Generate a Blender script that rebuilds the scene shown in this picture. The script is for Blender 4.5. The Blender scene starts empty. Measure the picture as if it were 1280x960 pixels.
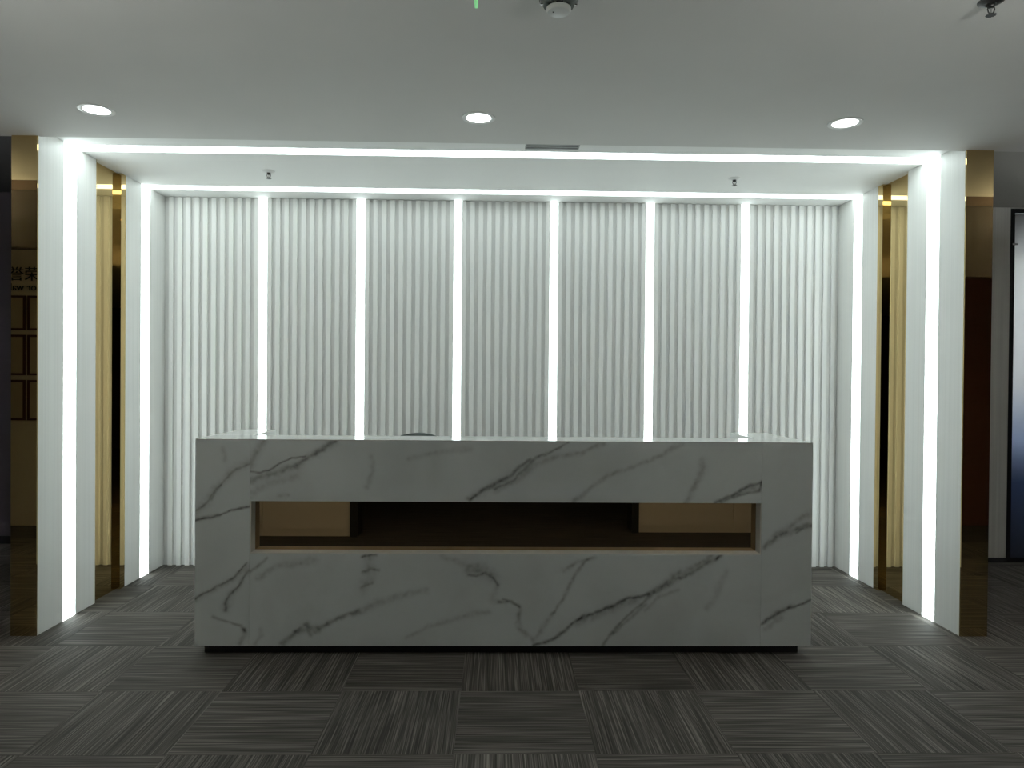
import bpy, bmesh, math, random
import numpy as np
from mathutils import Matrix, Vector

S = bpy.context.scene
COL = S.collection
random.seed(7)
PI = math.pi

# ------------------------------------------------------------------ camera, world, exposure
cam_data = bpy.data.cameras.new('camera')
cam = bpy.data.objects.new('camera', cam_data)
COL.objects.link(cam)
cam_data.sensor_fit = 'HORIZONTAL'
cam_data.sensor_width = 36.0
cam_data.lens = 881.01 / 1280.0 * 36.0
cam_data.clip_start = 0.02
_right = Vector((0.99973, -0.02163, 0.0084))
_up = Vector((-0.00821, 0.00878, 0.99993))
_fwd = Vector((0.0217, 0.99973, -0.0086))
cam.matrix_world = Matrix(((_right.x, _up.x, -_fwd.x, 0.0), (_right.y, _up.y, -_fwd.y, 0.0),
                           (_right.z, _up.z, -_fwd.z, 1.3223), (0, 0, 0, 1)))
S.camera = cam

world = bpy.data.worlds.new('world')
world.use_nodes = True
world.node_tree.nodes['Background'].inputs[0].default_value = (0.5, 0.52, 0.55, 1)
world.node_tree.nodes['Background'].inputs[1].default_value = 0.01
S.world = world

S.view_settings.view_transform = 'Standard'
S.view_settings.look = 'None'
S.view_settings.gamma = 1.0
S.view_settings.use_curve_mapping = False
S.view_settings.exposure = 0.0
S.cycles.max_bounces = 14
S.cycles.diffuse_bounces = 7
S.cycles.glossy_bounces = 6

LED_STRENGTH = 7.4          # side and ceiling light frames of the niche
INNER_STRENGTH = 3.9         # the light frame next to the fluted wall
STRIP_STRENGTH = 4.0        # vertical strips on the fluted wall
FILL_STRENGTH = 165.0     # unseen fill lights added on the lobby walls, shining up
DOWN_STRENGTH = 16.0         # downlight lenses
LED_COLOR = (0.87, 1.0, 0.985)

# ------------------------------------------------------------------ materials
def new_mat(name):
    m = bpy.data.materials.new(name)
    m.use_nodes = True
    nt = m.node_tree
    return m, nt, nt.nodes['Principled BSDF']

def rgba(c):
    return (c[0], c[1], c[2], 1.0)

def plain(name, c, rough=0.5, metal=0.0, spec=0.5):
    m, nt, b = new_mat(name)
    b.inputs['Base Color'].default_value = rgba(c)
    b.inputs['Roughness'].default_value = rough
    b.inputs['Metallic'].default_value = metal
    b.inputs['Specular IOR Level'].default_value = spec
    return m

def stretched_noise(nt, scale_vec, detail=2.0, rnd=False, kind='Object'):
    tc = nt.nodes.new('ShaderNodeTexCoord')
    mp = nt.nodes.new('ShaderNodeMapping')
    mp.inputs['Scale'].default_value = scale_vec
    nt.links.new(tc.outputs[kind], mp.inputs['Vector'])
    if rnd:
        oi = nt.nodes.new('ShaderNodeObjectInfo')
        ml = nt.nodes.new('ShaderNodeMath'); ml.operation = 'MULTIPLY'; ml.inputs[1].default_value = 40.0
        nt.links.new(oi.outputs['Random'], ml.inputs[0])
        cb = nt.nodes.new('ShaderNodeCombineXYZ')
        for i in range(3):
            nt.links.new(ml.outputs[0], cb.inputs[i])
        nt.links.new(cb.outputs[0], mp.inputs['Location'])
    n = nt.nodes.new('ShaderNodeTexNoise')
    n.inputs['Scale'].default_value = 1.0
    n.inputs['Detail'].default_value = detail
    nt.links.new(mp.outputs[0], n.inputs['Vector'])
    return n

def ramp(nt, src, stops):
    r = nt.nodes.new('ShaderNodeValToRGB')
    el = r.color_ramp.elements
    while len(el) > 1:
        el.remove(el[-1])
    el[0].position, el[0].color = stops[0][0], rgba(stops[0][1])
    for p, c in stops[1:]:
        e = el.new(p); e.color = rgba(c)
    nt.links.new(src, r.inputs[0])
    return r

def grained(name, c0, c1, scale_vec, rough=0.45, detail=3.0, lo=0.35, hi=0.65, spec=0.5):
    m, nt, b = new_mat(name)
    n = stretched_noise(nt, scale_vec, detail)
    r = ramp(nt, n.outputs['Fac'], [(lo, c0), (hi, c1)])
    nt.links.new(r.outputs[0], b.inputs['Base Color'])
    b.inputs['Roughness'].default_value = rough
    b.inputs['Specular IOR Level'].default_value = spec
    return m

def emitter(name, color, strength, rough=0.2):
    m, nt, b = new_mat(name)
    b.inputs['Base Color'].default_value = (0.8, 0.8, 0.8, 1)
    b.inputs['Roughness'].default_value = rough
    b.inputs['Emission Color'].default_value = rgba(color)
    b.inputs['Emission Strength'].default_value = strength
    return m

def mirror_mat(name, c):
    m = bpy.data.materials.new(name)
    m.use_nodes = True
    nt = m.node_tree
    nt.nodes.remove(nt.nodes['Principled BSDF'])
    g = nt.nodes.new('ShaderNodeBsdfGlossy')
    g.inputs['Color'].default_value = rgba(c)
    g.inputs['Roughness'].default_value = 0.0
    nt.links.new(g.outputs[0], nt.nodes['Material Output'].inputs[0])
    return m

M = {}
M['white_panel'] = grained('white wood-grain laminate', (0.755, 0.755, 0.735), (0.80, 0.80, 0.78), (0.6, 90.0, 0.8), 0.42)
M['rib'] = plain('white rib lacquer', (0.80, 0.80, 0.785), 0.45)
M['groove'] = plain('white lacquer with groove shade', (0.70, 0.70, 0.69), 0.55)  # rib white made darker, groove shade put into the colour
M['brown'] = plain('dark brown laminate', (0.11, 0.075, 0.055), 0.5)
M['ceiling'] = grained('ceiling paint', (0.635, 0.625, 0.605), (0.665, 0.655, 0.635), (1.5, 1.5, 1.5), 0.8, spec=0.2)
M['niche_ceiling'] = plain('niche ceiling paint', (0.84, 0.84, 0.825), 0.7, spec=0.3)
M['dark_ceiling'] = plain('grey corridor ceiling paint', (0.46, 0.455, 0.425), 0.8, spec=0.2)
M['led'] = emitter('led diffuser', LED_COLOR, LED_STRENGTH)
M['led_inner'] = emitter('inner led diffuser', LED_COLOR, INNER_STRENGTH)
M['strip'] = emitter('strip diffuser', LED_COLOR, STRIP_STRENGTH)
M['lens'] = emitter('downlight lens', (1.0, 1.0, 0.98), DOWN_STRENGTH)
M['fill_uplight'] = emitter('uplight diffuser', (0.95, 1.0, 0.97), FILL_STRENGTH)  # glow of the fill boxes added on the lobby walls
M['office_lens'] = emitter('office lamp diffuser', (0.85, 0.93, 1.0), 340.0)
M['hanging'] = emitter('hanging fill diffuser', (0.95, 1.0, 0.97), 520.0)  # glow of the fill boxes added at the lobby sides
M['exit'] = emitter('green acrylic', (0.05, 0.8, 0.12), 0.5)
M['bronze'] = mirror_mat('bronze mirror', (0.57, 0.43, 0.215))
M['bronze_dark'] = mirror_mat('dark bronze mirror', (0.40, 0.285, 0.17))
M['gold'] = plain('brushed gold edge', (0.62, 0.50, 0.30), 0.25, 1.0)
M['black'] = plain('black lacquer', (0.008, 0.008, 0.009), 0.5)
M['black_metal'] = plain('black metal', (0.012, 0.012, 0.014), 0.4, 0.3)
M['grey_wall'] = grained('grey wall covering', (0.60, 0.60, 0.57), (0.68, 0.68, 0.645), (60.0, 60.0, 0.7), 0.7)
M['dark_wall'] = plain('dark plum wall', (0.10, 0.085, 0.105), 0.6)
M['cream'] = plain('cream wall', (0.62, 0.56, 0.48), 0.6)
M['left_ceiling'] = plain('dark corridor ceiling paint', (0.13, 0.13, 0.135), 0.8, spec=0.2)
M['header'] = plain('dark header panel', (0.045, 0.034, 0.028), 0.5)
M['maroon'] = plain('maroon wall', (0.15, 0.065, 0.05), 0.5)
M['lobby'] = plain('dark lobby wall', (0.055, 0.045, 0.04), 0.5)
M['chrome'] = plain('chrome', (0.55, 0.55, 0.54), 0.25, 1.0)
M['dark_steel'] = plain('dark steel', (0.022, 0.022, 0.021), 0.4, 0.0)
M['detector_side'] = plain('grey-green plastic', (0.10, 0.115, 0.10), 0.5)
M['detector_cap'] = plain('pale plastic', (0.55, 0.55, 0.53), 0.3)
M['white_plastic'] = plain('white plastic', (0.75, 0.75, 0.74), 0.35)
M['vent_grey'] = plain('grey aluminium', (0.22, 0.225, 0.215), 0.45, 0.3)
M['chair_fabric'] = plain('dark grey chair mesh', (0.075, 0.09, 0.085), 0.7)
M['stone_top'] = plain('white polished stone', (0.72, 0.73, 0.715), 0.08)
M['sill'] = plain('pale trim', (0.78, 0.77, 0.73), 0.35)
M['lettering'] = plain('dark lettering', (0.02, 0.018, 0.016), 0.5)
M['wood_frame'] = plain('red-brown wooden frame', (0.09, 0.028, 0.016), 0.4)
M['paper'] = plain('certificate paper', (0.50, 0.42, 0.33), 0.7)

def carpet_mat():
    m, nt, b = new_mat('striped loop carpet')
    n1 = stretched_noise(nt, (1.4, 100.0, 1.0), 2.0, rnd=True)
    n2 = stretched_noise(nt, (3.0, 230.0, 1.0), 1.0, rnd=True)
    r1 = ramp(nt, n1.outputs['Fac'], [(0.34, (0.060, 0.054, 0.048)), (0.52, (0.085, 0.077, 0.069)), (0.68, (0.112, 0.102, 0.092))])
    r2 = ramp(nt, n2.outputs['Fac'], [(0.38, (0.5, 0.5, 0.5)), (0.54, (0.95, 0.95, 0.95)), (0.66, (1.9, 1.9, 1.9))])
    mx = nt.nodes.new('ShaderNodeMix'); mx.data_type = 'RGBA'; mx.blend_type = 'MULTIPLY'
    mx.inputs['Factor'].default_value = 1.0
    nt.links.new(r1.outputs[0], mx.inputs['A']); nt.links.new(r2.outputs[0], mx.inputs['B'])
    oi = nt.nodes.new('ShaderNodeObjectInfo')
    mr = nt.nodes.new('ShaderNodeMapRange')
    mr.inputs['To Min'].default_value = 0.85; mr.inputs['To Max'].default_value = 1.15
    nt.links.new(oi.outputs['Random'], mr.inputs['Value'])
    vm = nt.nodes.new('ShaderNodeVectorMath'); vm.operation = 'SCALE'
    nt.links.new(mx.outputs['Result'], vm.inputs[0]); nt.links.new(mr.outputs[0], vm.inputs['Scale'])
    nt.links.new(vm.outputs[0], b.inputs['Base Color'])
    b.inputs['Roughness'].default_value = 0.7
    b.inputs['Specular IOR Level'].default_value = 0.14
    b.inputs['Specular Tint'].default_value = (1.0, 0.93, 0.86, 1)
    bp = nt.nodes.new('ShaderNodeBump'); bp.inputs['Strength'].default_value = 0.4; bp.inputs['Distance'].default_value = 0.002
    nt.links.new(n2.outputs['Fac'], bp.inputs['Height'])
    nt.links.new(bp.outputs[0], b.inputs['Normal'])
    return m
M['carpet'] = carpet_mat()
M['carpet_base'] = grained('carpet underside', (0.035, 0.033, 0.031), (0.07, 0.066, 0.062), (3.0, 70.0, 1.0), 0.9, spec=0.15)

def marble_mat():
    m, nt, b = new_mat('white veined marble')
    tc = nt.nodes.new('ShaderNodeTexCoord')
    n = nt.nodes.new('ShaderNodeTexNoise'); n.inputs['Scale'].default_value = 2.2; n.inputs['Detail'].default_value = 5.0
    n.inputs['Distortion'].default_value = 0.6
    nt.links.new(tc.outputs['Object'], n.inputs['Vector'])
    base = ramp(nt, n.outputs['Fac'], [(0.32, (0.68, 0.72, 0.73)), (0.55, (0.76, 0.81, 0.825)), (0.75, (0.79, 0.835, 0.85))])
    at = nt.nodes.new('ShaderNodeAttribute'); at.attribute_name = 'vein'
    n2 = nt.nodes.new('ShaderNodeTexNoise'); n2.inputs['Scale'].default_value = 38.0; n2.inputs['Detail'].default_value = 4.0
    nt.links.new(tc.outputs['Object'], n2.inputs['Vector'])
    mr = nt.nodes.new('ShaderNodeMapRange')
    mr.inputs['From Min'].default_value = 0.3; mr.inputs['From Max'].default_value = 0.7
    mr.inputs['To Min'].default_value = 0.6; mr.inputs['To Max'].default_value = 1.15
    nt.links.new(n2.outputs['Fac'], mr.inputs['Value'])
    ml = nt.nodes.new('ShaderNodeMath'); ml.operation = 'MULTIPLY'; ml.use_clamp = True
    nt.links.new(at.outputs['Fac'], ml.inputs[0]); nt.links.new(mr.outputs[0], ml.inputs[1])
    mx = nt.nodes.new('ShaderNodeMix'); mx.data_type = 'RGBA'
    nt.links.new(ml.outputs[0], mx.inputs['Factor'])
    nt.links.new(base.outputs[0], mx.inputs['A'])
    mx.inputs['B'].default_value = (0.085, 0.082, 0.085, 1)
    nt.links.new(mx.outputs['Result'], b.inputs['Base Color'])
    b.inputs['Roughness'].default_value = 0.16
    return m
M['marble'] = marble_mat()

def frosted_mat():
    m, nt, b = new_mat('frosted film glass')
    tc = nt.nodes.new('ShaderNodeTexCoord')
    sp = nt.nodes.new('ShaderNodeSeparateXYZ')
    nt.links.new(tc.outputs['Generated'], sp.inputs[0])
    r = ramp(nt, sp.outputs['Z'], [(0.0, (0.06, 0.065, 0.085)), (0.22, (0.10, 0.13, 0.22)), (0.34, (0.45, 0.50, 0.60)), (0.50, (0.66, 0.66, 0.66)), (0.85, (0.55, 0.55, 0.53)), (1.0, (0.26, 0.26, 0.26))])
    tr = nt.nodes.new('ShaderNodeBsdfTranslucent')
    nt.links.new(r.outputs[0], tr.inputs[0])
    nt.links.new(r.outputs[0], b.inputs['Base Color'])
    b.inputs['Roughness'].default_value = 0.3
    ms = nt.nodes.new('ShaderNodeMixShader'); ms.inputs[0].default_value = 0.5
    nt.links.new(b.outputs[0], ms.inputs[1]); nt.links.new(tr.outputs[0], ms.inputs[2])
    nt.links.new(ms.outputs[0], nt.nodes['Material Output'].inputs[0])
    return m
M['frosted'] = frosted_mat()


# ------------------------------------------------------------------ helpers
def finish(o, parent=None):
    COL.objects.link(o)
    if parent is not None:
        o.parent = parent
        o.matrix_parent_inverse = Matrix.Translation(-Vector(parent_loc(parent)))
    return o

def parent_loc(p):
    v = Vector(p.location)
    return v

def mesh_obj(name, bm, mat, parent=None, smooth=False):
    me = bpy.data.meshes.new(name)
    bmesh.ops.recalc_face_normals(bm, faces=bm.faces[:])
    bm.to_mesh(me); bm.free()
    if smooth:
        for p in me.polygons:
            p.use_smooth = True
    me.materials.append(mat)
    return finish(bpy.data.objects.new(name, me), parent)

def add_box(bm, x0, x1, y0, y1, z0, z1, bevel=0.0):
    vs = [bm.verts.new((x, y, z)) for x in (x0, x1) for y in (y0, y1) for z in (z0, z1)]
    f = [(0, 1, 3, 2), (4, 6, 7, 5), (0, 4, 5, 1), (2, 3, 7, 6), (0, 2, 6, 4), (1, 5, 7, 3)]
    fs = [bm.faces.new([vs[i] for i in q]) for q in f]
    if bevel > 0:
        es = list({e for fc in fs for e in fc.edges})
        bmesh.ops.bevel(bm, geom=es, offset=bevel, segments=1, affect='EDGES', profile=0.5)

def box(name, x0, x1, y0, y1, z0, z1, mat, parent=None, bevel=0.0):
    bm = bmesh.new()
    add_box(bm, x0, x1, y0, y1, z0, z1, bevel)
    return mesh_obj(name, bm, mat, parent)

def add_lathe(bm, prof, c, n=32):
    """prof: (radius, z) pairs turned about the vertical axis through c."""
    rings = []
    for r, z in prof:
        if r < 1e-6:
            rings.append([bm.verts.new((c[0], c[1], c[2] + z))])
        else:
            rings.append([bm.verts.new((c[0] + r * math.cos(2 * PI * k / n), c[1] + r * math.sin(2 * PI * k / n), c[2] + z)) for k in range(n)])
    for a, b in zip(rings, rings[1:]):
        for k in range(n):
            k2 = (k + 1) % n
            if len(a) == 1 and len(b) == 1:
                continue
            if len(a) == 1:
                bm.faces.new((a[0], b[k], b[k2]))
            elif len(b) == 1:
                bm.faces.new((a[k], b[0], a[k2]))
            else:
                bm.faces.new((a[k], b[k], b[k2], a[k2]))

def lathe(name, prof, c, mat, parent=None, n=32, smooth=True):
    bm = bmesh.new()
    add_lathe(bm, prof, c, n)
    o = mesh_obj(name, bm, mat, parent, smooth)
    if smooth:
        try:
            o.data.set_sharp_from_angle(angle=math.radians(40))
        except Exception:
            pass
    return o

def add_tube(bm, pts, r, n=8):
    pts = [Vector(p) for p in pts]
    rings = []
    for i, p in enumerate(pts):
        t = (pts[min(i + 1, len(pts) - 1)] - pts[max(i - 1, 0)]).normalized()
        u = t.cross(Vector((0.13, 0.97, 0.2))).normalized()
        v = t.cross(u)
        rings.append([bm.verts.new(p + (u * math.cos(2 * PI * k / n) + v * math.sin(2 * PI * k / n)) * r) for k in range(n)])
    for a, b in zip(rings, rings[1:]):
        for k in range(n):
            bm.faces.new((a[k], a[(k + 1) % n], b[(k + 1) % n], b[k]))
    bm.faces.new(rings[0][::-1]); bm.faces.new(rings[-1])

def tag(o, label, cat, group=None):
    o['label'] = label; o['category'] = cat
    if group:
        o['group'] = group
    return o

def thing(name, loc, label, cat, group=None):
    o = bpy.data.objects.new(name, None)
    o.empty_display_size = 0.1
    o.location = loc
    COL.objects.link(o)
    return tag(o, label, cat, group)

def struct(o, label=None):
    o['kind'] = 'structure'
    if label:
        o['label'] = label
    return o

def struct_empty(name, loc=(0, 0, 0)):
    o = bpy.data.objects.new(name, None)
    o.location = loc
    COL.objects.link(o)
    return struct(o)

# ------------------------------------------------------------------ measures (metres; camera stands over the origin)
XL, XR = -2.3116, 2.4140            # inner faces of the niche's side walls
XLO, XRO = -2.4416, 2.5585          # outer faces
YA, YB, YC, YD, YM, YE, YF, YG, YH = 3.5959, 3.8157, 3.9219, 4.1165, 4.384, 4.4389, 4.6303, 4.7382, 4.9387
SB, SF = 0.045, 0.024             # the ceiling bars sit slightly deeper than the uprights
ZC = 2.5593                         # niche ceiling
ZF = 2.518                          # lobby ceiling
# ------------------------------------------------------------------ veins of the desk front: slab, polyline (x, z) in metres, width, strength
VEINS = [
    ('L', [(-1.41,0.631),(-1.329,0.653),(-1.247,0.686),(-1.162,0.714)], 0.0049, 0.95),
    ('L', [(-1.41,0.637),(-1.366,0.647),(-1.316,0.66)], 0.0114, 0.5),
    ('L', [(-1.41,0.685),(-1.342,0.751),(-1.292,0.809),(-1.236,0.872),(-1.163,0.911)], 0.0049, 0.6),
    ('L', [(-1.41,0.675),(-1.354,0.745),(-1.292,0.815),(-1.236,0.879),(-1.167,0.915)], 0.019, 0.3),
    ('L', [(-1.342,0.739),(-1.31,0.777),(-1.292,0.805)], 0.0046, 0.5),
    ('L', [(-1.415,0.269),(-1.327,0.317),(-1.239,0.371),(-1.167,0.432)], 0.0046, 0.75),
    ('L', [(-1.415,0.266),(-1.327,0.312),(-1.239,0.363),(-1.167,0.422)], 0.0133, 0.3),
    ('L', [(-1.27,0.216),(-1.264,0.257),(-1.226,0.31),(-1.16,0.399)], 0.0053, 0.65),
    ('L', [(-1.27,0.225),(-1.245,0.282),(-1.16,0.403)], 0.0152, 0.35),
    ('L', [(-1.326,0.186),(-1.264,0.161),(-1.197,0.142),(-1.185,0.113)], 0.0057, 0.55),
    ('L', [(-1.185,0.117),(-1.184,0.109)], 0.0114, 0.8),
    ('L', [(-1.206,0.053),(-1.178,0.098)], 0.0114, 0.3),
    ('L', [(-1.292,0.98),(-1.277,0.916)], 0.0114, 0.25),
    ('D', [(-1.166,0.384),(-1.126,0.416),(-1.083,0.463)], 0.0084, 0.5),
    ('U', [(-1.163,0.873),(-1.116,0.863),(-1.078,0.873),(-1.028,0.905),(-0.965,0.936),(-0.896,0.944)], 0.0049, 0.9),
    ('U', [(-1.16,0.828),(-1.053,0.861),(-0.94,0.903),(-0.852,0.96),(-0.764,1.019)], 0.0171, 0.55),
    ('U', [(-0.965,0.893),(-0.89,0.931),(-0.814,0.983),(-0.764,1.019)], 0.0076, 0.5),
    ('U', [(-1.16,0.879),(-1.152,0.93),(-1.092,1.009)], 0.019, 0.4),
    ('U', [(-1.16,0.765),(-1.091,0.81),(-0.94,0.849)], 0.019, 0.25),
    ('U', [(-0.599,0.946),(-0.584,0.882),(-0.611,0.803)], 0.0114, 0.25),
    ('U', [(-1.027,0.753),(-0.983,0.763)], 0.0114, 0.25),
    ('U', [(-0.409,0.934),(-0.269,0.967),(-0.13,0.985)], 0.0152, 0.22),
    ('U', [(-0.121,0.744),(-0.064,0.789),(-0.001,0.822),(0.075,0.867),(0.164,0.931)], 0.0084, 0.75),
    ('U', [(-0.128,0.751),(-0.013,0.815),(0.063,0.854)], 0.019, 0.35),
    ('U', [(0.001,0.799),(0.077,0.835),(0.153,0.899),(0.191,0.938),(0.255,0.961),(0.344,1.016)], 0.0076, 0.7),
    ('U', [(0.001,0.79),(0.103,0.835),(0.192,0.906),(0.293,0.951),(0.421,0.975),(0.511,1.014)], 0.0133, 0.35),
    ('U', [(0.366,0.736),(0.449,0.798),(0.538,0.857),(0.666,0.909),(0.82,0.974),(0.884,1.013)], 0.0114, 0.33),
    ('U', [(0.988,0.936),(0.989,0.891),(0.953,0.827),(0.916,0.739)], 0.0152, 0.42),
    ('U', [(1.049,0.731),(1.12,0.763),(1.197,0.805),(1.276,0.84)], 0.0084, 0.85),
    ('U', [(1.075,0.731),(1.159,0.767),(1.236,0.786),(1.268,0.796)], 0.0084, 0.6),
    ('U', [(1.276,0.84),(1.267,0.795)], 0.0053, 0.8),
    ('U', [(1.133,0.763),(1.21,0.796),(1.268,0.815)], 0.0152, 0.4),
    ('D', [(-0.628,0.469),(-0.564,0.48)], 0.0076, 0.8),
    ('D', [(-0.633,0.392),(-0.596,0.404),(-0.551,0.408)], 0.0057, 0.55),
    ('D', [(-0.639,0.326),(-0.583,0.347)], 0.0061, 0.5),
    ('D', [(-0.596,0.462),(-0.595,0.372),(-0.633,0.321)], 0.0266, 0.25),
    ('D', [(-0.125,0.386),(-0.087,0.381),(-0.048,0.397),(-0.016,0.371),(0.01,0.333)], 0.0061, 0.8),
    ('D', [(-0.125,0.412),(-0.061,0.418),(-0.01,0.374)], 0.0266, 0.4),
    ('D', [(0.01,0.333),(-0.009,0.258),(0.055,0.259)], 0.0152, 0.2),
    ('D', [(-0.998,0.059),(-0.942,0.11),(-0.891,0.127),(-0.835,0.13)], 0.0152, 0.55),
    ('D', [(-0.942,0.117),(-0.885,0.155),(-0.872,0.098)], 0.0114, 0.6),
    ('D', [(-0.847,0.117),(-0.771,0.162),(-0.708,0.191),(-0.645,0.213)], 0.0114, 0.6),
    ('D', [(-0.658,0.206),(-0.556,0.251),(-0.455,0.281),(-0.328,0.309)], 0.0152, 0.27),
    ('D', [(0.017,0.256),(0.074,0.259),(0.113,0.239)], 0.0061, 0.6),
    ('D', [(0.113,0.239),(0.107,0.156),(0.152,0.092)], 0.0114, 0.25),
    ('D', [(-0.416,0.089),(-0.301,0.143),(-0.136,0.188),(-0.034,0.207)], 0.0114, 0.25),
    ('D', [(-0.253,0.473),(-0.164,0.444),(-0.087,0.43)], 0.0152, 0.25),
    ('D', [(-1.126,0.365),(-1.026,0.429),(-0.849,0.455)], 0.0152, 0.28),
    ('D', [(-1.137,0.04),(-1.099,0.091),(-1.106,0.117)], 0.0152, 0.25),
    ('D', [(0.043,0.271),(0.084,0.259),(0.114,0.237)], 0.0057, 0.6),
    ('D', [(0.114,0.237),(0.108,0.194),(0.134,0.13),(0.196,0.064)], 0.0114, 0.28),
    ('D', [(0.193,0.043),(0.282,0.082),(0.365,0.143),(0.454,0.201),(0.544,0.236),(0.647,0.272),(0.739,0.296)], 0.0076, 0.9),
    ('D', [(0.739,0.293),(0.827,0.344),(0.93,0.389),(1.007,0.443),(1.077,0.482)], 0.0122, 0.7),
    ('D', [(0.775,0.311),(0.878,0.389),(0.981,0.443),(1.032,0.482)], 0.0152, 0.45),
    ('D', [(0.391,0.15),(0.544,0.227),(0.673,0.266)], 0.019, 0.3),
    ('D', [(0.52,0.047),(0.571,0.118),(0.635,0.195),(0.699,0.247),(0.747,0.293)], 0.0076, 0.55),
    ('D', [(0.571,0.105),(0.648,0.182),(0.724,0.247)], 0.0076, 0.4),
    ('D', [(0.725,0.221),(0.789,0.283),(0.879,0.311)], 0.0076, 0.3),
    ('D', [(0.281,0.201),(0.325,0.285),(0.376,0.375),(0.439,0.458)], 0.0091, 0.45),
    ('D', [(0.324,0.41),(0.388,0.445),(0.478,0.471)], 0.0114, 0.35),
    ('D', [(0.192,0.06),(0.237,0.143),(0.281,0.201)], 0.0114, 0.3),
    ('D', [(1.009,0.221),(1.073,0.325),(1.111,0.402)], 0.0152, 0.2),
    ('R', [(1.284,0.521),(1.355,0.577),(1.433,0.603),(1.513,0.629)], 0.0152, 0.55),
    ('R', [(1.446,0.59),(1.514,0.625)], 0.0076, 0.5),
    ('R', [(1.342,0.584),(1.433,0.638),(1.513,0.685)], 0.0152, 0.35),
    ('R', [(1.276,0.154),(1.347,0.2),(1.425,0.232),(1.518,0.265)], 0.0065, 0.9),
    ('R', [(1.347,0.196),(1.392,0.224),(1.437,0.241)], 0.0133, 0.6),
    ('R', [(1.296,0.131),(1.347,0.17),(1.373,0.183)], 0.0114, 0.25),
]
# ------------------------------------------------------------------ floor: carpet tiles on a slab
floor = struct(box('floor', -6.2, 6.2, -4.2, 6.2, -0.2, -0.006, M['carpet_base']))
T = 0.5
bm = bmesh.new()
add_box(bm, -0.2497, 0.2497, -0.2497, 0.2497, -0.006, 0.0, 0.0006)
tile0 = mesh_obj('carpet_tile', bm, M['carpet'], floor)
first = True
gx0, gy0 = -4.641, 1.467
for j in range(9):
    for i in range(19):
        o = tile0 if first else tile0.copy()
        if not first:
            COL.objects.link(o); o.parent = floor
        first = False
        o.location = (gx0 + T * (i + 0.5), gy0 + T * (j + 0.5), random.uniform(-0.0006, 0.0))
        # depth-wise stripes on one colour of the chequer
        depth = (i + j) % 2 == 0
        o.rotation_euler = (0, 0, (PI / 2 if depth else 0.0) + (PI if random.random() < 0.5 else 0.0))

# ------------------------------------------------------------------ ceilings
struct(box('ceiling_front', -6.2, 6.2, -4.2, 3.612, ZF, 2.95, M['ceiling']), 'matt white lobby ceiling with three downlights')
cn = struct_empty('ceiling_niche', (0.05, 4.2, ZC))
for y0, y1 in ((3.612, YB + SB), (YC + SB, YF + SF), (YG + SF, 5.0)):
    box('ceiling_board', XLO, XRO, y0, y1, ZC, ZC + 0.06, M['niche_ceiling'], cn)
box('light_trough', XLO, XRO, YB, YG, ZC + 0.06, 2.95, M['niche_ceiling'], cn)
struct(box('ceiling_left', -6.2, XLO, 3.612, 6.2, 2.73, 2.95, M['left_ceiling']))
struct(box('ceiling_right', XRO, 6.2, 3.612, 6.2, 2.60, 2.95, M['dark_ceiling']))

# ------------------------------------------------------------------ niche side walls
def side_wall(name, xin, xout, s):
    """s = +1 when the wall is on the -X side (its inner face looks to +X)."""
    w = struct(box(name, min(xin - s * 0.055, xout), max(xin - s * 0.055, xout), YA + 0.008, 5.0, -0.004, 2.95, M['white_panel']))
    for y0, y1 in ((YA + 0.008, YB - 0.0015), (YC + 0.0005, YD), (YE, YF - 0.0015), (YG + 0.0005, YH + 0.03)):
        a, b = sorted((xin, xin - s * 0.055))
        box('wall_panel', a, b, y0, y1, 0.0, ZC, M['white_panel'], w, 0.0012)
    return w
side_wall('wall_left', XL, XLO, 1)
side_wall('wall_right', XR, XRO, -1)

def light_frame(name, y0, y1, label, mat, dy):
    t = thing(name, ((XL + XR) / 2, (y0 + y1) / 2, 0), label, 'light strip')
    box('upright', XL - 0.05, XL + 0.0005, y0, y1, 0.0, ZC, mat, t)
    box('upright', XR - 0.0005, XR + 0.05, y0, y1, 0.0, ZC, mat, t)
    box('crossbar', XL - 0.05, XR + 0.05, y0 + dy, y1 + dy, ZC - 0.0005, ZC + 0.05, mat, t)
    return t
light_frame('light_frame', YB, YC, 'outer white LED band running up both niche walls and across the ceiling near the lobby', M['led'], SB)
light_frame('light_frame', YF, YG, 'inner white LED band framing the niche right before the fluted wall', M['led_inner'], SF)

def side_mirror(xin, s, label):
    t = thing('side_mirror', (xin, (YD + YE) / 2, 0), label, 'mirror', 'bronze mirror strips in the niche side walls')
    a, b = sorted((xin - s * 0.027, xin - s * 0.055))
    box('pane', a, b, YD, YM, 0.0, ZC - 0.002, M['bronze'], t)
    a, b = sorted((xin - s * 0.0005, xin - s * 0.055))
    box('pane', a, b, YM, YE, 0.0, ZC - 0.002, M['bronze'], t)
    a, b = sorted((xin + s * 0.0006, xin - s * 0.02))
    box('edge_trim', a, b, YD - 0.004, YD + 0.001, 0.0, ZC - 0.001, M['gold'], t)
side_mirror(XL, 1, 'stepped bronze mirror strip in the niche side wall beside the first vertical LED strip')
side_mirror(XR, -1, 'stepped bronze mirror strip in the niche side wall beside the sixth vertical LED strip')

def pilaster_mirror(x0, x1, label):
    t = thing('front_mirror', ((x0 + x1) / 2, YA, 0), label, 'mirror', 'bronze mirrors on the front ends of the niche walls')
    box('pane', x0 + 0.001, x1 - 0.001, YA, YA + 0.008, 0.0, ZF + 0.03, M['bronze'], t)
pilaster_mirror(XLO, XL, 'tall bronze front mirror reflecting framed certificates and dark lettering')
pilaster_mirror(XR, XRO, 'tall bronze front mirror beside the grey corridor wall with the glass door')

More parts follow.
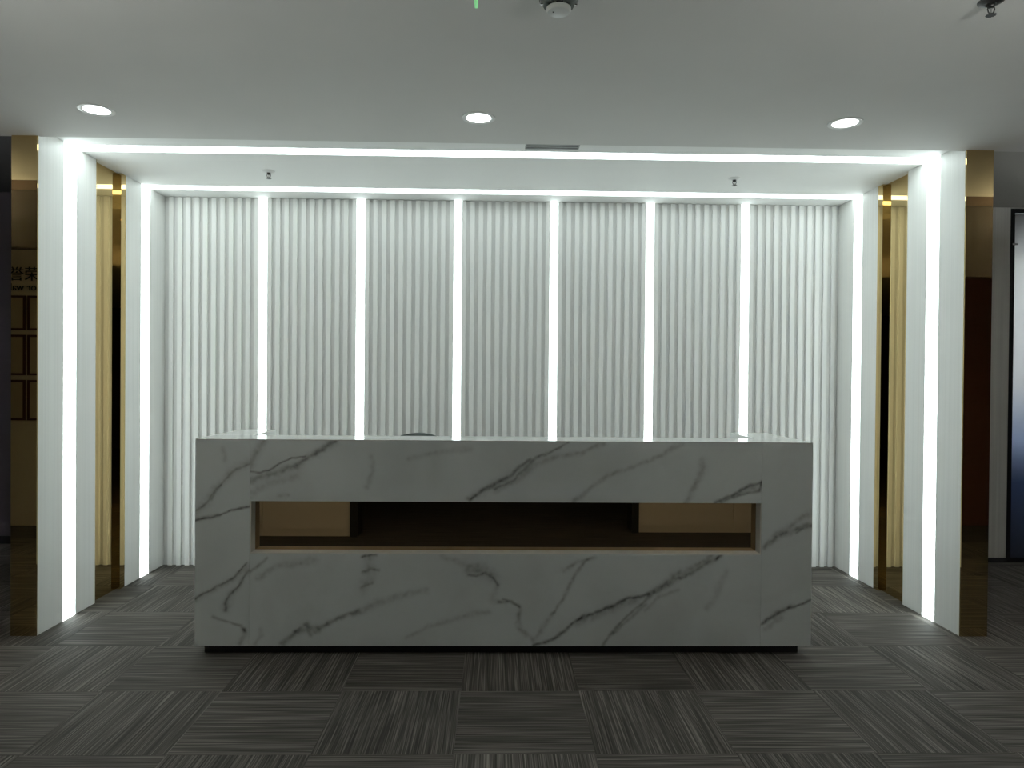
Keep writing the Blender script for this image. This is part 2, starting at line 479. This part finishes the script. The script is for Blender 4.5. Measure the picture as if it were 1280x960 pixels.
# ------------------------------------------------------------------ fluted back wall
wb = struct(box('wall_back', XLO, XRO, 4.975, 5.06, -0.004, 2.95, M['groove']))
strip_x = [-1.6304, -0.9551, -0.2784, 0.3924, 1.0700, 1.7432]
SW = 0.057
RW, RP = 0.0305, 0.0588
bmr = bmesh.new()
prof = [(-RW / 2, 0.0165), (-RW / 2, 0.0015), (-RW / 2 + 0.002, 0.0), (RW / 2 - 0.002, 0.0), (RW / 2, 0.0015), (RW / 2, 0.0165)]
lo = [bmr.verts.new((x, y, 0.0)) for x, y in prof]
hi = [bmr.verts.new((x, y, ZC - 0.003)) for x, y in prof]
for k in range(len(prof)):
    k2 = (k + 1) % len(prof)
    bmr.faces.new((lo[k], lo[k2], hi[k2], hi[k]))
bmr.faces.new(lo); bmr.faces.new(hi[::-1])
rib0 = None
edges = [XL] + strip_x + [XR]
for b in range(7):
    x0 = edges[b] + (SW / 2 if b > 0 else 0.0)
    x1 = edges[b + 1] - (SW / 2 if b < 6 else 0.0)
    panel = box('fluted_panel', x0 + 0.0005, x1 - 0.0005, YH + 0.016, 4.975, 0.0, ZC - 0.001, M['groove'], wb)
    if b == 0:
        c0 = x1 - 0.001 - RW / 2 - 10 * RP
    elif b == 6:
        c0 = x0 + 0.001 + RW / 2
    else:
        c0 = (x0 + x1) / 2 - 5 * RP
    for k in range(11):
        if rib0 is None:
            rib0 = o = mesh_obj('rib', bmr, M['rib'], panel)
        else:
            o = rib0.copy(); COL.objects.link(o); o.parent = panel
            o.matrix_parent_inverse = Matrix.Identity(4)
        o.location = (c0 + k * RP, YH, 0.0)
ordinals = ['first', 'second', 'third', 'fourth', 'fifth', 'sixth']
for k, x in enumerate(strip_x):
    t = thing('vertical_light_strip', (x, YH, 0), '%s vertical white LED strip from the left on the fluted wall' % ordinals[k], 'light strip', 'vertical LED strips on the fluted wall')
    box('diffuser', x - SW / 2 + 0.002, x + SW / 2 - 0.002, YH + 0.001, YH + 0.012, 0.0, ZC - 0.002, M['strip'], t)
    box('channel', x - SW / 2 + 0.0005, x + SW / 2 - 0.0005, YH + 0.012, 4.974, 0.0, ZC - 0.002, M['white_plastic'], t)

# ------------------------------------------------------------------ reception desk
DX0, DX1, DY, DZ0, DZ1 = -1.4145, 1.5190, 3.345, 0.0457, 1.0245
SX0, SX1 = -1.1590, 1.2745          # seams = ends of the recess
OZ0, OZ1 = 0.4835, 0.7315
desk = thing('reception_desk', ((DX0 + DX1) / 2, DY + 0.3, 0), 'long white marble reception desk with a dark mirrored slot in its front', 'desk')

def value_noise(x, z, freq, seed):
    rs = np.random.RandomState(seed)
    g = rs.rand(64, 64)
    u, v = x * freq + 17.3, z * freq + 9.1
    i, j = np.floor(u).astype(int), np.floor(v).astype(int)
    fu, fv = u - i, v - j
    fu, fv = fu * fu * (3 - 2 * fu), fv * fv * (3 - 2 * fv)
    G = lambda a, b: g[a % 64, b % 64]
    return (G(i, j) * (1 - fu) + G(i + 1, j) * fu) * (1 - fv) + (G(i, j + 1) * (1 - fu) + G(i + 1, j + 1) * fu) * fv

def vein_mask(x, z, slab):
    xw = x + 0.014 * (value_noise(x, z, 14, 1) - 0.5) + 0.006 * (value_noise(x, z, 45, 2) - 0.5)
    zw = z + 0.014 * (value_noise(x, z, 14, 3) - 0.5) + 0.006 * (value_noise(x, z, 45, 4) - 0.5)
    keep = np.ones_like(x)
    grain = 0.55 + 0.9 * value_noise(x * 0.6 + z, z * 0.6 - x, 55, 6)
    for s, pts, w, st in VEINS:
        if s != slab:
            continue
        d = np.full_like(x, 9.0)
        for (ax, az), (bx, bz) in zip(pts, pts[1:]):
            vx, vz = bx - ax, bz - az
            t = np.clip(((xw - ax) * vx + (zw - az) * vz) / (vx * vx + vz * vz + 1e-9), 0, 1)
            d = np.minimum(d, np.hypot(xw - ax - t * vx, zw - az - t * vz))
        wid = max(w, 0.005) * (0.75 + 0.5 * value_noise(x, z, 9, 5))
        a = st * np.exp(-(d / wid) ** 2) * (grain if w > 0.009 else 1.0)
        keep *= 1 - np.clip(a, 0, 0.97)
    return 1 - keep

def slab(x0, x1, z0, z1, depth, key):
    step = 0.0055
    nx, nz = max(2, int((x1 - x0) / step) + 1), max(2, int((z1 - z0) / step) + 1)
    xs, zs = np.linspace(x0, x1, nx), np.linspace(z0, z1, nz)
    X, Z = np.meshgrid(xs, zs, indexing='ij')
    vm = vein_mask(X.ravel(), Z.ravel(), key)
    verts = np.column_stack([X.ravel(), np.full(X.size, DY), Z.ravel()]).tolist()
    faces = [(i * nz + j, (i + 1) * nz + j, (i + 1) * nz + j + 1, i * nz + j + 1) for i in range(nx - 1) for j in range(nz - 1)]
    n0 = len(verts)
    verts += [(x0, DY + depth, z0), (x1, DY + depth, z0), (x1, DY + depth, z1), (x0, DY + depth, z1)]
    bottom = [i * nz for i in range(nx)]
    top = [i * nz + nz - 1 for i in range(nx)]
    left = list(range(nz)); right = [(nx - 1) * nz + j for j in range(nz)]
    faces += [tuple(bottom[::-1] + [n0, n0 + 1]), tuple(top + [n0 + 2, n0 + 3]), tuple(left + [n0 + 3, n0]), tuple(right[::-1] + [n0 + 1, n0 + 2]), (n0, n0 + 3, n0 + 2, n0 + 1)]
    me = bpy.data.meshes.new('front_slab')
    me.from_pydata(verts, [], faces)
    at = me.attributes.new('vein', 'FLOAT', 'POINT')
    at.data.foreach_set('value', np.concatenate([vm, np.zeros(4)]).astype(np.float32))
    me.materials.append(M['marble'])
    me.update()
    return finish(bpy.data.objects.new('front_slab', me), desk)

g = 0.0006
ZT = DZ1 - 0.005
slab(DX0, SX0 - g, DZ0, ZT, 0.065, 'L')
slab(SX0 + g, SX1 - g, OZ1, ZT, 0.065, 'U')
slab(SX0 + g, SX1 - g, DZ0, OZ0, 0.065, 'D')
slab(SX1 + g, DX1, DZ0, ZT, 0.065, 'R')
# recess: bronze mirror at the back, thin pale metal lining
rm = box('recess_mirror', SX0, SX1, DY + 0.066, DY + 0.072, OZ0 - 0.03, OZ1 + 0.03, M['bronze_dark'], desk)
rm['label'] = 'dark bronze mirror at the back of the slot'
bm = bmesh.new()
for a in ((SX0, SX0 + 0.004, DY + 0.004, DY + 0.065, OZ0, OZ1), (SX1 - 0.004, SX1, DY + 0.004, DY + 0.065, OZ0, OZ1), (SX0 + 0.004, SX1 - 0.004, DY + 0.004, DY + 0.065, OZ0, OZ0 + 0.004)):
    add_box(bm, *a)
mesh_obj('recess_lining', bm, M['sill'], desk)
box('countertop', DX0, DX1, DY, DY + 0.229, ZT, DZ1, M['stone_top'], desk, 0.001)
for x0, x1 in ((DX0, DX0 + 0.19), (DX1 - 0.2, DX1)):
    sc = box('side_counter', x0, x1, DY + 0.229, 3.945, DZ0, DZ1, M['stone_top'], desk, 0.002)
box('carcass', DX0 + 0.01, DX1 - 0.01, DY + 0.073, DY + 0.227, DZ0, ZT - 0.001, M['white_plastic'], desk)
box('worktop', DX0 + 0.19, DX1 - 0.2, DY + 0.229, 3.93, 0.73, 0.755, M['stone_top'], desk)
box('toe_kick', DX0 + 0.03, DX1 - 0.046, DY + 0.04, 3.90, 0.0, DZ0, M['black'], desk)

# ------------------------------------------------------------------ office chair behind the desk
CX, CY = -0.457, 4.22
ch = thing('office_chair', (CX, CY, 0), 'dark office chair whose curved top just shows above the desk', 'chair')
bm = bmesh.new()
for k in range(5):
    a = 2 * PI * k / 5 + 0.3
    add_tube(bm, [(CX, CY, 0.09), (CX + 0.15 * math.cos(a), CY + 0.15 * math.sin(a), 0.085), (CX + 0.28 * math.cos(a), CY + 0.28 * math.sin(a), 0.065)], 0.016)
mesh_obj('star_base', bm, M['black'], ch, True)
for k in range(5):
    a = 2 * PI * k / 5 + 0.3
    bm = bmesh.new()
    x, y = CX + 0.28 * math.cos(a), CY + 0.28 * math.sin(a)
    add_tube(bm, [(x - 0.02 * math.sin(a), y + 0.02 * math.cos(a), 0.03), (x + 0.02 * math.sin(a), y - 0.02 * math.cos(a), 0.03)], 0.03, 14)
    mesh_obj('caster', bm, M['black'], ch)
lathe('gas_column', [(0.0, 0.08), (0.028, 0.08), (0.028, 0.25), (0.018, 0.26), (0.018, 0.42), (0.0, 0.42)], (CX, CY, 0), M['dark_steel'], ch, 16)
box('seat', CX - 0.24, CX + 0.24, CY - 0.26, CY + 0.2, 0.42, 0.50, M['chair_fabric'], ch, 0.025)
bm = bmesh.new()
rows = []
for i in range(15):                       # curved backrest, narrow rounded head
    v = i / 14
    z = 0.56 + 0.432 * v
    half = 0.225 * (1 - 0.28 * v) if v < 0.86 else 0.225 * (1 - 0.28 * v) * math.sqrt(max(0.0, 1 - ((v - 0.86) / 0.14) ** 2 * 0.60))
    y = CY - 0.19 + 0.05 * math.sin(v * 2.6) * -1 + 0.0
    rows.append([(CX + half * u, CY + (-0.10 + 0.05 * (1 - u * u)) - 0.02 * math.sin(v * PI), z - 0.012 * (u * u) * (1 if v > 0.9 else 0)) for u in (-1, -0.75, -0.5, -0.25, 0, 0.25, 0.5, 0.75, 1)])
front = [[bm.verts.new(p) for p in r] for r in rows]
backv = [[bm.verts.new((p[0], p[1] + 0.03, p[2])) for p in r] for r in rows]
for i in range(14):
    for j in range(8):
        bm.faces.new((front[i][j], front[i][j + 1], front[i + 1][j + 1], front[i + 1][j]))
        bm.faces.new((backv[i][j], backv[i + 1][j], backv[i + 1][j + 1], backv[i][j + 1]))
for i in range(14):
    bm.faces.new((front[i][0], front[i + 1][0], backv[i + 1][0], backv[i][0]))
    bm.faces.new((front[i][8], backv[i][8], backv[i + 1][8], front[i + 1][8]))
for j in range(8):
    bm.faces.new((front[0][j], backv[0][j], backv[0][j + 1], front[0][j + 1]))
    bm.faces.new((front[14][j], front[14][j + 1], backv[14][j + 1], backv[14][j]))
mesh_obj('backrest', bm, M['chair_fabric'], ch, True)
bm = bmesh.new()
add_tube(bm, [(CX, CY - 0.02, 0.42), (CX, CY + 0.1, 0.43), (CX, CY + 0.0, 0.60), (CX, CY - 0.035, 0.70)], 0.02)
mesh_obj('back_bracket', bm, M['black'], ch, True)

# ------------------------------------------------------------------ downlights
def downlight(x, y, label):
    t = thing('downlight', (x, y, ZF), label, 'ceiling light', 'recessed downlights in the lobby ceiling')
    lathe('trim_ring', [(0.0765, 0.0), (0.0755, -0.004), (0.068, -0.006), (0.056, -0.003), (0.055, -0.0005)], (x, y, ZF), M['white_plastic'], t, 40)
    lathe('lens', [(0.0, -0.0025), (0.054, -0.0025), (0.0555, -0.0005)], (x, y, ZF), M['lens'], t, 40)
    return t
downlight(-1.8165, 3.233, 'round white downlight above the outer mirror with certificates, farthest from the exit sign')
downlight(-0.0925, 3.254, 'round white downlight in the middle of the ceiling, below the green sign')
downlight(1.6050, 3.244, 'round white downlight on the glass door side of the ceiling')

# ------------------------------------------------------------------ sprinklers
def sprinkler(x, y, zc, label, pale, k=1.0):
    t = thing('sprinkler', (x, y, zc), label, 'sprinkler', None)
    body = M['dark_steel']
    lathe('escutcheon', [(0.0, -0.001), (0.016 * k, -0.012 * k), (0.022 * k, -0.009 * k), (0.037 * k, -0.003 * k), (0.038 * k, 0.0)], (x, y, zc), M['white_plastic'] if pale else M['dark_steel'], t, 28)
    bm = bmesh.new()
    add_lathe(bm, [(0.0, -0.008 * k), (0.011 * k, -0.008 * k), (0.011 * k, -0.018 * k), (0.007 * k, -0.022 * k), (0.0, -0.022 * k)], (x, y, zc), 16)
    for s in (-1, 1):
        add_tube(bm, [(x + s * 0.009 * k, y, zc - 0.016 * k), (x + s * 0.011 * k, y, zc - 0.026 * k), (x + s * 0.008 * k, y, zc - 0.036 * k), (x, y, zc - 0.043 * k)], 0.0022 * k, 6)
    mesh_obj('frame', bm, body, t, True)
    lathe('bulb', [(0.0, -0.020 * k), (0.003 * k, -0.022 * k), (0.003 * k, -0.038 * k), (0.0, -0.040 * k)], (x, y, zc), M['chrome'], t, 10)
    bm = bmesh.new()
    n = 24
    vt, vb = [], []
    for q in range(n):
        r = (0.0155 if q % 2 == 0 else 0.012) * k
        a = 2 * PI * q / n
        vt.append(bm.verts.new((x + r * math.cos(a), y + r * math.sin(a), zc - 0.0435 * k)))
        vb.append(bm.verts.new((x + r * math.cos(a), y + r * math.sin(a), zc - 0.0455 * k)))
    bm.faces.new(vt); bm.faces.new(vb[::-1])
    for q in range(n):
        bm.faces.new((vt[q], vb[q], vb[(q + 1) % n], vt[(q + 1) % n]))
    mesh_obj('deflector', bm, body, t)
    return t
sprinkler(-1.387, 4.300, ZC, 'small sprinkler with white collar in the niche ceiling above the first vertical strip', True)
sprinkler(1.449, 4.308, ZC, 'small sprinkler in the niche ceiling beside the sixth vertical strip', True)
sprinkler(1.542, 2.190, ZF, 'dark sprinkler hanging from the lobby ceiling at the top right corner of the picture', False, 1.0)

# ------------------------------------------------------------------ smoke detector
sx, sy = 0.184, 2.209
t = thing('smoke_detector', (sx, sy, ZF), 'round grey smoke detector hanging from the lobby ceiling', 'smoke detector')
lathe('base', [(0.0, 0.0), (0.062, 0.0), (0.062, -0.014), (0.056, -0.020), (0.047, -0.034), (0.040, -0.034), (0.0, -0.034)], (sx, sy, ZF), M['detector_side'], t, 40)
bm = bmesh.new()
add_lathe(bm, [(0.030, -0.034), (0.036, -0.034), (0.036, -0.040), (0.030, -0.040)], (sx, sy, ZF), 32)
mesh_obj('sensor_slot', bm, M['black'], t)
for q in range(8):
    a = 2 * PI * q / 8 + PI / 8
    o = box('slot_rib', -0.002, 0.002, -0.003, 0.003, -0.0405, -0.0335, M['detector_side'], t)
    o.matrix_parent_inverse = Matrix.Translation(-Vector((sx, sy, ZF)))
    o.location = (sx + 0.0375 * math.cos(a), sy + 0.0375 * math.sin(a), ZF)
    o.rotation_euler = (0, 0, a)
lathe('cap', [(0.030, -0.040), (0.0385, -0.040), (0.0385, -0.046), (0.034, -0.0525), (0.020, -0.0545), (0.0, -0.0550)], (sx, sy, ZF), M['detector_cap'], t, 40)
lathe('indicator_light', [(0.0, -0.0565), (0.0025, -0.0560), (0.003, -0.053)], (sx - 0.017, sy - 0.006, ZF), M['black'], t, 10)
for s in (-1, 1):
    box('mounting_clip', sx + s * 0.052 - 0.006, sx + s * 0.052 + 0.006, sy - 0.006, sy + 0.006, ZF - 0.030, ZF - 0.016, M['chrome'], t, 0.002)

# ------------------------------------------------------------------ green edge-lit sign, seen edge-on
t = thing('exit_sign', (-0.062, 1.70, ZF), 'thin green lit sign hanging edge-on from the ceiling', 'sign')
box('panel', -0.066, -0.058, 1.52, 1.877, 2.300, 2.455, M['exit'], t, 0.001)
box('top_rail', -0.074, -0.050, 1.50, 1.895, 2.455, 2.485, M['white_plastic'], t, 0.002)
for y in (1.58, 1.82):
    bm = bmesh.new(); add_tube(bm, [(-0.062, y, 2.485), (-0.062, y, ZF)], 0.004)
    mesh_obj('rod', bm, M['chrome'], t)

# ------------------------------------------------------------------ slot diffuser at the front of the niche ceiling
t = thing('air_vent', (0.286, 3.74, ZC), 'short grey slotted air vent in the niche ceiling above the middle', 'vent')
box('frame', 0.142, 0.430, 3.690, 3.802, ZC - 0.006, ZC, M['vent_grey'], t, 0.001)
for y in (3.705, 3.737, 3.769):
    box('slot', 0.150, 0.422, y, y + 0.014, ZC - 0.0068, ZC - 0.002, M['black'], t)

# ------------------------------------------------------------------ corridor beside the niche: grey wall and frosted glass door
wc = struct(box('wall_corridor', 2.56, 3.752, 5.09, 5.25, 0.0, 2.60, M['grey_wall']))
struct(box('wall_lintel', 3.752, 6.2, 5.09, 5.25, 2.592, 2.60, M['grey_wall']))
struct(box('baseboard_corridor', 2.56, 3.75, 5.078, 5.09, 0.0, 0.03, M['black']))
d = struct_empty('door_1', (4.2, 5.1, 0))
bm = bmesh.new()
for a in ((3.752, 3.782, 5.085, 5.14, 0.0, 2.592), (4.67, 4.70, 5.085, 5.14, 0.0, 2.592), (3.782, 4.67, 5.085, 5.14, 2.560, 2.592)):
    add_box(bm, *a)
mesh_obj('door_frame', bm, M['black_metal'], d)
box('door_pane', 3.788, 4.664, 5.105, 5.117, 0.026, 2.556, M['frosted'], d)
box('bottom_rail', 3.784, 4.668, 5.098, 5.13, 0.0, 0.026, M['black_metal'], d)
box('hinge', 3.760, 3.800, 5.078, 5.09, 2.325, 2.337, M['chrome'], d)
struct(box('wall_door_side', 4.70, 6.2, 5.09, 5.25, 0.0, 2.592, M['grey_wall']))

# left corridor
struct(box('wall_corridor_far', -6.2, XLO, 5.57, 5.7, 0.0, 2.73, M['dark_wall']))
struct(box('baseboard_corridor_far', -6.2, XLO, 5.555, 5.57, 0.0, 0.06, M['black']))

# ------------------------------------------------------------------ room behind the camera
wh = struct(box('wall_honour', -6.2, -1.2, 0.77, 0.97, 0.0, ZF, M['cream']))
for k in range(5):
    x1 = -1.2 - 0.72 - 0.9 * (k - 1) if k else -1.2
    x0 = -1.2 - 0.72 - 0.9 * k
    box('wall_panel', x0 + 0.004, x1 - 0.004, 0.97, 0.985, 0.06, ZF, M['cream'], wh)
wr = struct(box('wall_lobby_cream', 1.23, 2.75, 0.60, 0.78, 0.0, ZF, M['cream']))
for x0, x1 in ((1.23, 2.05), (2.05, 2.75)):
    box('wall_panel', x0 + 0.004, x1 - 0.004, 0.78, 0.795, 0.06, ZF, M['cream'], wr)
struct(box('wall_maroon', 2.75, 6.2, 0.60, 0.80, 0.0, ZF, M['maroon']))
struct(box('wall_rear', -6.2, 6.2, -4.2, -4.0, 0.0, ZF, M['lobby']))
struct(box('wall_far_left', -6.2, -6.0, -4.0, 6.2, 0.0, 2.73, M['lobby']))
struct(box('wall_far_right', 6.0, 6.2, -4.0, 6.2, 0.0, 2.60, M['lobby']))
struct(box('wall_office', 2.5, 6.2, 6.6, 6.7, 0.0, 2.60, M['grey_wall']))
struct(box('floor_office', 2.5, 6.2, 6.2, 6.7, -0.2, 0.0, M['carpet_base']))
struct(box('ceiling_office', 2.5, 6.2, 6.2, 6.7, 2.60, 2.7, M['dark_ceiling']))
t = thing('office_lamp', (4.3, 5.9, 2.6), 'flat white lamp on the ceiling behind the frosted door', 'lamp')
box('housing', 4.05, 4.55, 5.75, 6.05, 2.575, 2.60, M['white_plastic'], t)
box('diffuser', 4.07, 4.53, 5.77, 6.03, 2.570, 2.575, M['office_lens'], t)

# fill lights added out of view to brighten the lobby ceiling and desk
def wall_fill_light(x, y, label):
    t = thing('wall_fill_light', (x, y + 0.05, 1.8), label, 'added fill light', 'uplight boxes added on the lobby walls')
    bm = bmesh.new()
    for a in ((x - 0.3, x + 0.3, y, y + 0.004, 1.80, 1.86), (x - 0.3, x + 0.3, y + 0.106, y + 0.11, 1.80, 1.86), (x - 0.3, x - 0.296, y + 0.004, y + 0.106, 1.80, 1.86),
              (x + 0.296, x + 0.3, y + 0.004, y + 0.106, 1.80, 1.86), (x - 0.296, x + 0.296, y + 0.004, y + 0.106, 1.80, 1.804)):
        add_box(bm, *a)
    mesh_obj('housing', bm, M['white_plastic'], t)
    box('diffuser', x - 0.295, x + 0.295, y + 0.005, y + 0.105, 1.835, 1.845, M['fill_uplight'], t)
wall_fill_light(-1.75, 0.985, 'added white fill light shining up from the cream wall near the lobby opening')
wall_fill_light(1.75, 0.795, 'added white fill light shining up from the short cream wall')
def hanging_fill_light(x, y, label):  # unseen fill, added to brighten the ceiling reflected in the front mirrors
    t = thing('hanging_fill_light', (x, y, 2.2), label, 'hanging lamp', 'hanging uplight boxes added at the lobby sides')
    bm = bmesh.new()
    for a in ((x - 0.1, x + 0.1, y - 0.06, y - 0.055, 2.16, 2.22), (x - 0.1, x + 0.1, y + 0.055, y + 0.06, 2.16, 2.22), (x - 0.1, x - 0.095, y - 0.055, y + 0.055, 2.16, 2.22),
              (x + 0.095, x + 0.1, y - 0.055, y + 0.055, 2.16, 2.22), (x - 0.095, x + 0.095, y - 0.055, y + 0.055, 2.16, 2.165)):
        add_box(bm, *a)
    mesh_obj('housing', bm, M['white_plastic'], t)
    box('diffuser', x - 0.094, x + 0.094, y - 0.054, y + 0.054, 2.205, 2.215, M['hanging'], t)
    for s in (-1, 1):
        bm = bmesh.new(); add_tube(bm, [(x + s * 0.09, y, 2.22), (x + s * 0.09, y, ZF)], 0.003, 6)
        mesh_obj('rod', bm, M['chrome'], t)
hanging_fill_light(-3.60, 3.00, 'added white fill light shining up near the outer mirror with certificates')
hanging_fill_light(3.80, 2.95, 'added white fill light shining up near the front mirror on the glass door side')
struct(box('beam_left', -6.0, -2.62, 2.69, 2.77, 2.458, ZF, M['brown']))
struct(box('beam_right', 2.72, 6.0, 2.62, 2.70, 2.458, ZF, M['brown']))
struct(box('header_left', -6.0, -2.62, 2.69, 2.765, 2.10, 2.457, M['header']))
struct(box('header_right', 2.72, 6.0, 2.62, 2.695, 2.0, 2.457, M['header']))
struct(box('trim_1', -1.20, -1.14, 0.75, 1.0, 0.0, ZF, M['black']))
struct(box('trim_2', 1.17, 1.23, 0.58, 0.81, 0.0, ZF, M['black']))

# certificates and lettering on the cream wall, seen in the front mirror
def certificate(x0, x1, z0, z1, label):
    t = thing('certificate', ((x0 + x1) / 2, 0.985, z0), label, 'certificate', 'framed certificates on the cream wall')
    bm = bmesh.new()
    for a in ((x0, x0 + 0.018, z0, z1), (x1 - 0.018, x1, z0, z1), (x0 + 0.018, x1 - 0.018, z0, z0 + 0.018), (x0 + 0.018, x1 - 0.018, z1 - 0.018, z1)):
        add_box(bm, a[0], a[1], 0.985, 1.0, a[2], a[3])
    mesh_obj('frame', bm, M['wood_frame'], t)
    box('sheet', x0 + 0.018, x1 - 0.018, 0.985, 0.992, z0 + 0.018, z1 - 0.018, M['paper'], t)
rowsz = ((1.70, 2.00, 'top'), (1.31, 1.66, 'middle'), (0.92, 1.27, 'bottom'))
colsx = ((-4.325, -4.085, 'outer'), (-4.065, -3.825, 'centre'), (-3.805, -3.565, 'inner'))
for z0, z1, rn in rowsz:
    for x0, x1, cn_ in colsx:
        certificate(x0, x1, z0, z1, 'wooden framed certificate on the cream wall, %s row, %s column under the lettering' % (rn, cn_))

def lettering(text, size, x_end, z, label):
    cu = bpy.data.curves.new('lettering', 'FONT')
    cu.body = text; cu.size = size; cu.extrude = 0.003
    o = bpy.data.objects.new('tmp', cu)
    COL.objects.link(o)
    dg = bpy.context.evaluated_depsgraph_get()
    me = bpy.data.meshes.new_from_object(o.evaluated_get(dg))
    bpy.data.objects.remove(o)
    w = max((v.co.x for v in me.vertices), default=0.1)
    me.materials.clear(); me.materials.append(M['lettering'])
    ob = bpy.data.objects.new('lettering', me)
    COL.objects.link(ob)
    ob.rotation_euler = (PI / 2, 0, PI)
    ob.location = (x_end + w, 0.989, z)
    return tag(ob, label, 'lettering')
lettering('Honor wall', 0.088, -4.235, 2.045, 'dark Latin lettering above the framed certificates on the cream wall')
lettering('\u8363\u8a89', 0.13, -4.225, 2.14, 'two dark Chinese characters above the Latin lettering on the cream wall')
